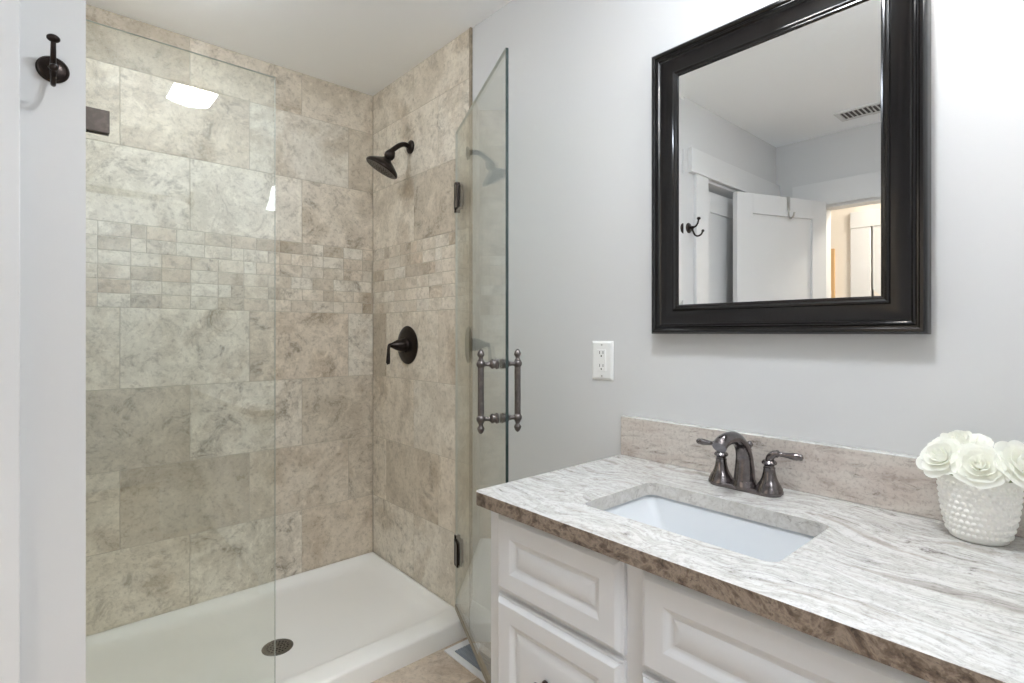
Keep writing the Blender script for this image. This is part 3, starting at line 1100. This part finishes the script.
vl = thing('vanity_light', 'three-shade vanity light on the wall above the mirror', 'wall light', (XR, .20, 2.22))
MB().box((XR - .022, -.04, 2.185), (XR, .44, 2.255), .004).build('back_plate', M['bronze'], vl)
for yy in (-.08, .20, .48):
    ab = MB().tube([(XR - .02, max(min(yy, .40), -.0), 2.22), (XR - .07, yy, 2.235), (XR - .118, yy, 2.228), (XR - .129, yy, 2.20), (XR - .129, yy, 2.175)], .008, 12)
    ab.lathe([(0, 0), (.024, 0), (.026, .012), (.012, .022), (0, .024)], (XR - .129, yy, 2.165), seg=20)
    arm = ab.build('arm', M['bronze'], vl, smooth=50)
    MB().lathe([(.026, .150), (.034, .135), (.040, .100), (.046, .060), (.056, .025), (.066, .0), (.063, .0), (.053, .026), (.043, .060), (.037, .100), (.031, .133), (.0, .146)], (XR - .129, yy, 2.022), seg=28).build('shade', M['light_shade'], arm, smooth=60)

vt = thing('ceiling_vent', 'white slotted air vent in the ceiling, seen in the mirror', 'vent', (-.83, .90, H))
fb = MB()
for a, bq in (((-.900, .73), (-.882, 1.03)), ((-.768, .73), (-.750, 1.03)), ((-.882, .73), (-.768, .748)), ((-.882, 1.005), (-.768, 1.03))):
    fb.box((a[0], a[1], H - .008), (bq[0], bq[1], H), .0015)
fb.build('vent_frame', M['trim'], vt)
MB().box((-.884, .746, H - .0012), (-.766, 1.007, H - .0002)).build('duct', mat('dim duct grey', (92, 90, 88), .7), vt)
for k in range(11):
    yk = .762 + k * .0225
    lb = MB()
    t = bmesh.new()
    bmesh.ops.create_cube(t, size=1)
    for v in t.verts:
        v.co = Vector((v.co.x * .114, v.co.y * .014, v.co.z * .0012))
    lb.merge(t, 0, Matrix.Translation((-.825, yk, H - .0055)) @ Matrix.Rotation(R(28), 4, 'X'))
    lb.build('louver', M['trim'], vt)

fv = thing('floor_register', 'white floor vent with a grey grille between shower pan and vanity', 'vent', (1.22, 1.54, 0))
fb = MB()
RX0, RX1, RY0, RY1 = 1.160, 1.292, 1.36, 1.690
for a, bq in (((RX0, RY0), (RX0 + .026, RY1)), ((RX1 - .03, RY0), (RX1, RY1)), ((RX0 + .026, RY0), (RX1 - .03, RY0 + .03)), ((RX0 + .026, RY1 - .03), (RX1 - .03, RY1))):
    fb.box((a[0], a[1], 0), (bq[0], bq[1], .005), .0015)
fb.build('register_frame', M['trim'], fv)
MB().box((RX0 + .03, RY0 + .026, .0003), (RX1 - .026, RY1 - .026, .0012)).build('duct', M['grey_metal'], fv)
for k in range(6):
    xk = RX0 + .030 + k * .0124
    MB().box((xk, RY0 + .03, .001), (xk + .0095, RY1 - .03, .0042), .0008).build('slat', M['grey_metal'], fv)

# over-door hook, hall picture, hall lamp
oh = thing('over_door_hook', 'silver hook hung over the top of the open white door', 'hook', (0, 0, 0))
oh.location = d2.location + Vector((0, 0, 0))
oh.rotation_euler = d2.rotation_euler
hb = MB()
hx = .31
hb.box((hx - .012, -.0205, 1.93), (hx + .012, -.0185, 2.0105))
hb.box((hx - .012, -.0205, 2.0085), (hx + .012, .021, 2.0105))
hb.box((hx - .012, .0185, 1.96), (hx + .012, .0205, 2.0105))
strap = hb.build('strap', M['silver'])
strap.parent = oh
pg = MB().tube([(hx, -.020, 1.94), (hx, -.022, 1.90), (hx, -.034, 1.882), (hx, -.052, 1.888), (hx, -.060, 1.912)], [.005, .005, .005, .005, .006], 12).build('prong', M['silver'], None, smooth=60)
pg.parent = oh

pf = thing('picture_frame', 'pale picture in a thin oak frame on the hall wall, seen in the mirror', 'picture', (-2.0, 1.60, 1.2))
fb = MB()
for a, bq in (((1.405, 1.20), (1.43, 1.86)), ((1.80, 1.20), (1.825, 1.86)), ((1.43, 1.20), (1.80, 1.225)), ((1.43, 1.835), (1.80, 1.86))):
    fb.box((-2.0, a[0], a[1]), (-1.978, bq[0], bq[1]), .001)
fb.build('frame', M['wood'], pf)
MB().box((-1.999, 1.43, 1.225), (-1.990, 1.80, 1.835)).build('canvas', M['cream'], pf)
hl = thing('hall_light', 'round lit ceiling lamp in the hall beyond the open door', 'ceiling light', (-1.6, .55, H))
MB().lathe([(0, 0), (.15, 0), (.15, .018), (.14, .022), (0, .022)], (-1.6, .55, H), (0, 0, -1), 32).build('rim', M['trim'], hl, smooth=40)
MB().lathe([(0, .02), (.135, .02), (.12, .045), (.07, .062), (0, .068)], (-1.6, .55, H), (0, 0, -1), 32).build('diffuser', M['hall_panel'], hl, smooth=60)
pl_ = thing('passage_fill_lamp', 'added wide fill lamp on the passage ceiling, unseen behind the doorway', 'ceiling light', (.15, -.95, H))  # added lamp, sends soft fill through the doorway behind the camera
MB().box((-.25, -1.2, H - .02), (.55, -.7, H), .003).build('housing', M['trim'], pl_)
MB().box((-.23, -1.18, H - .03), (.53, -.72, H - .02), .003).build('diffuser', M['passage_fill_panel'], pl_)
sl_ = thing('shower_fill_lamp', 'added round fill lamp on the shower ceiling, out of view above the fixed glass', 'ceiling light', (.31, 1.93, H))  # added lamp out of view, lifts the tile, pan and shower ceiling
MB().lathe([(0, 0), (.095, 0), (.095, .010), (.088, .014), (0, .014)], (.31, 1.93, H), (0, 0, -1), 32).build('rim', M['trim'], sl_, smooth=40)
MB().lathe([(0, .010), (.084, .012), (.084, .040), (.07, .052), (.04, .058), (0, .060)], (.31, 1.93, H), (0, 0, -1), 32).build('diffuser', M['shower_fill_panel'], sl_, smooth=60)
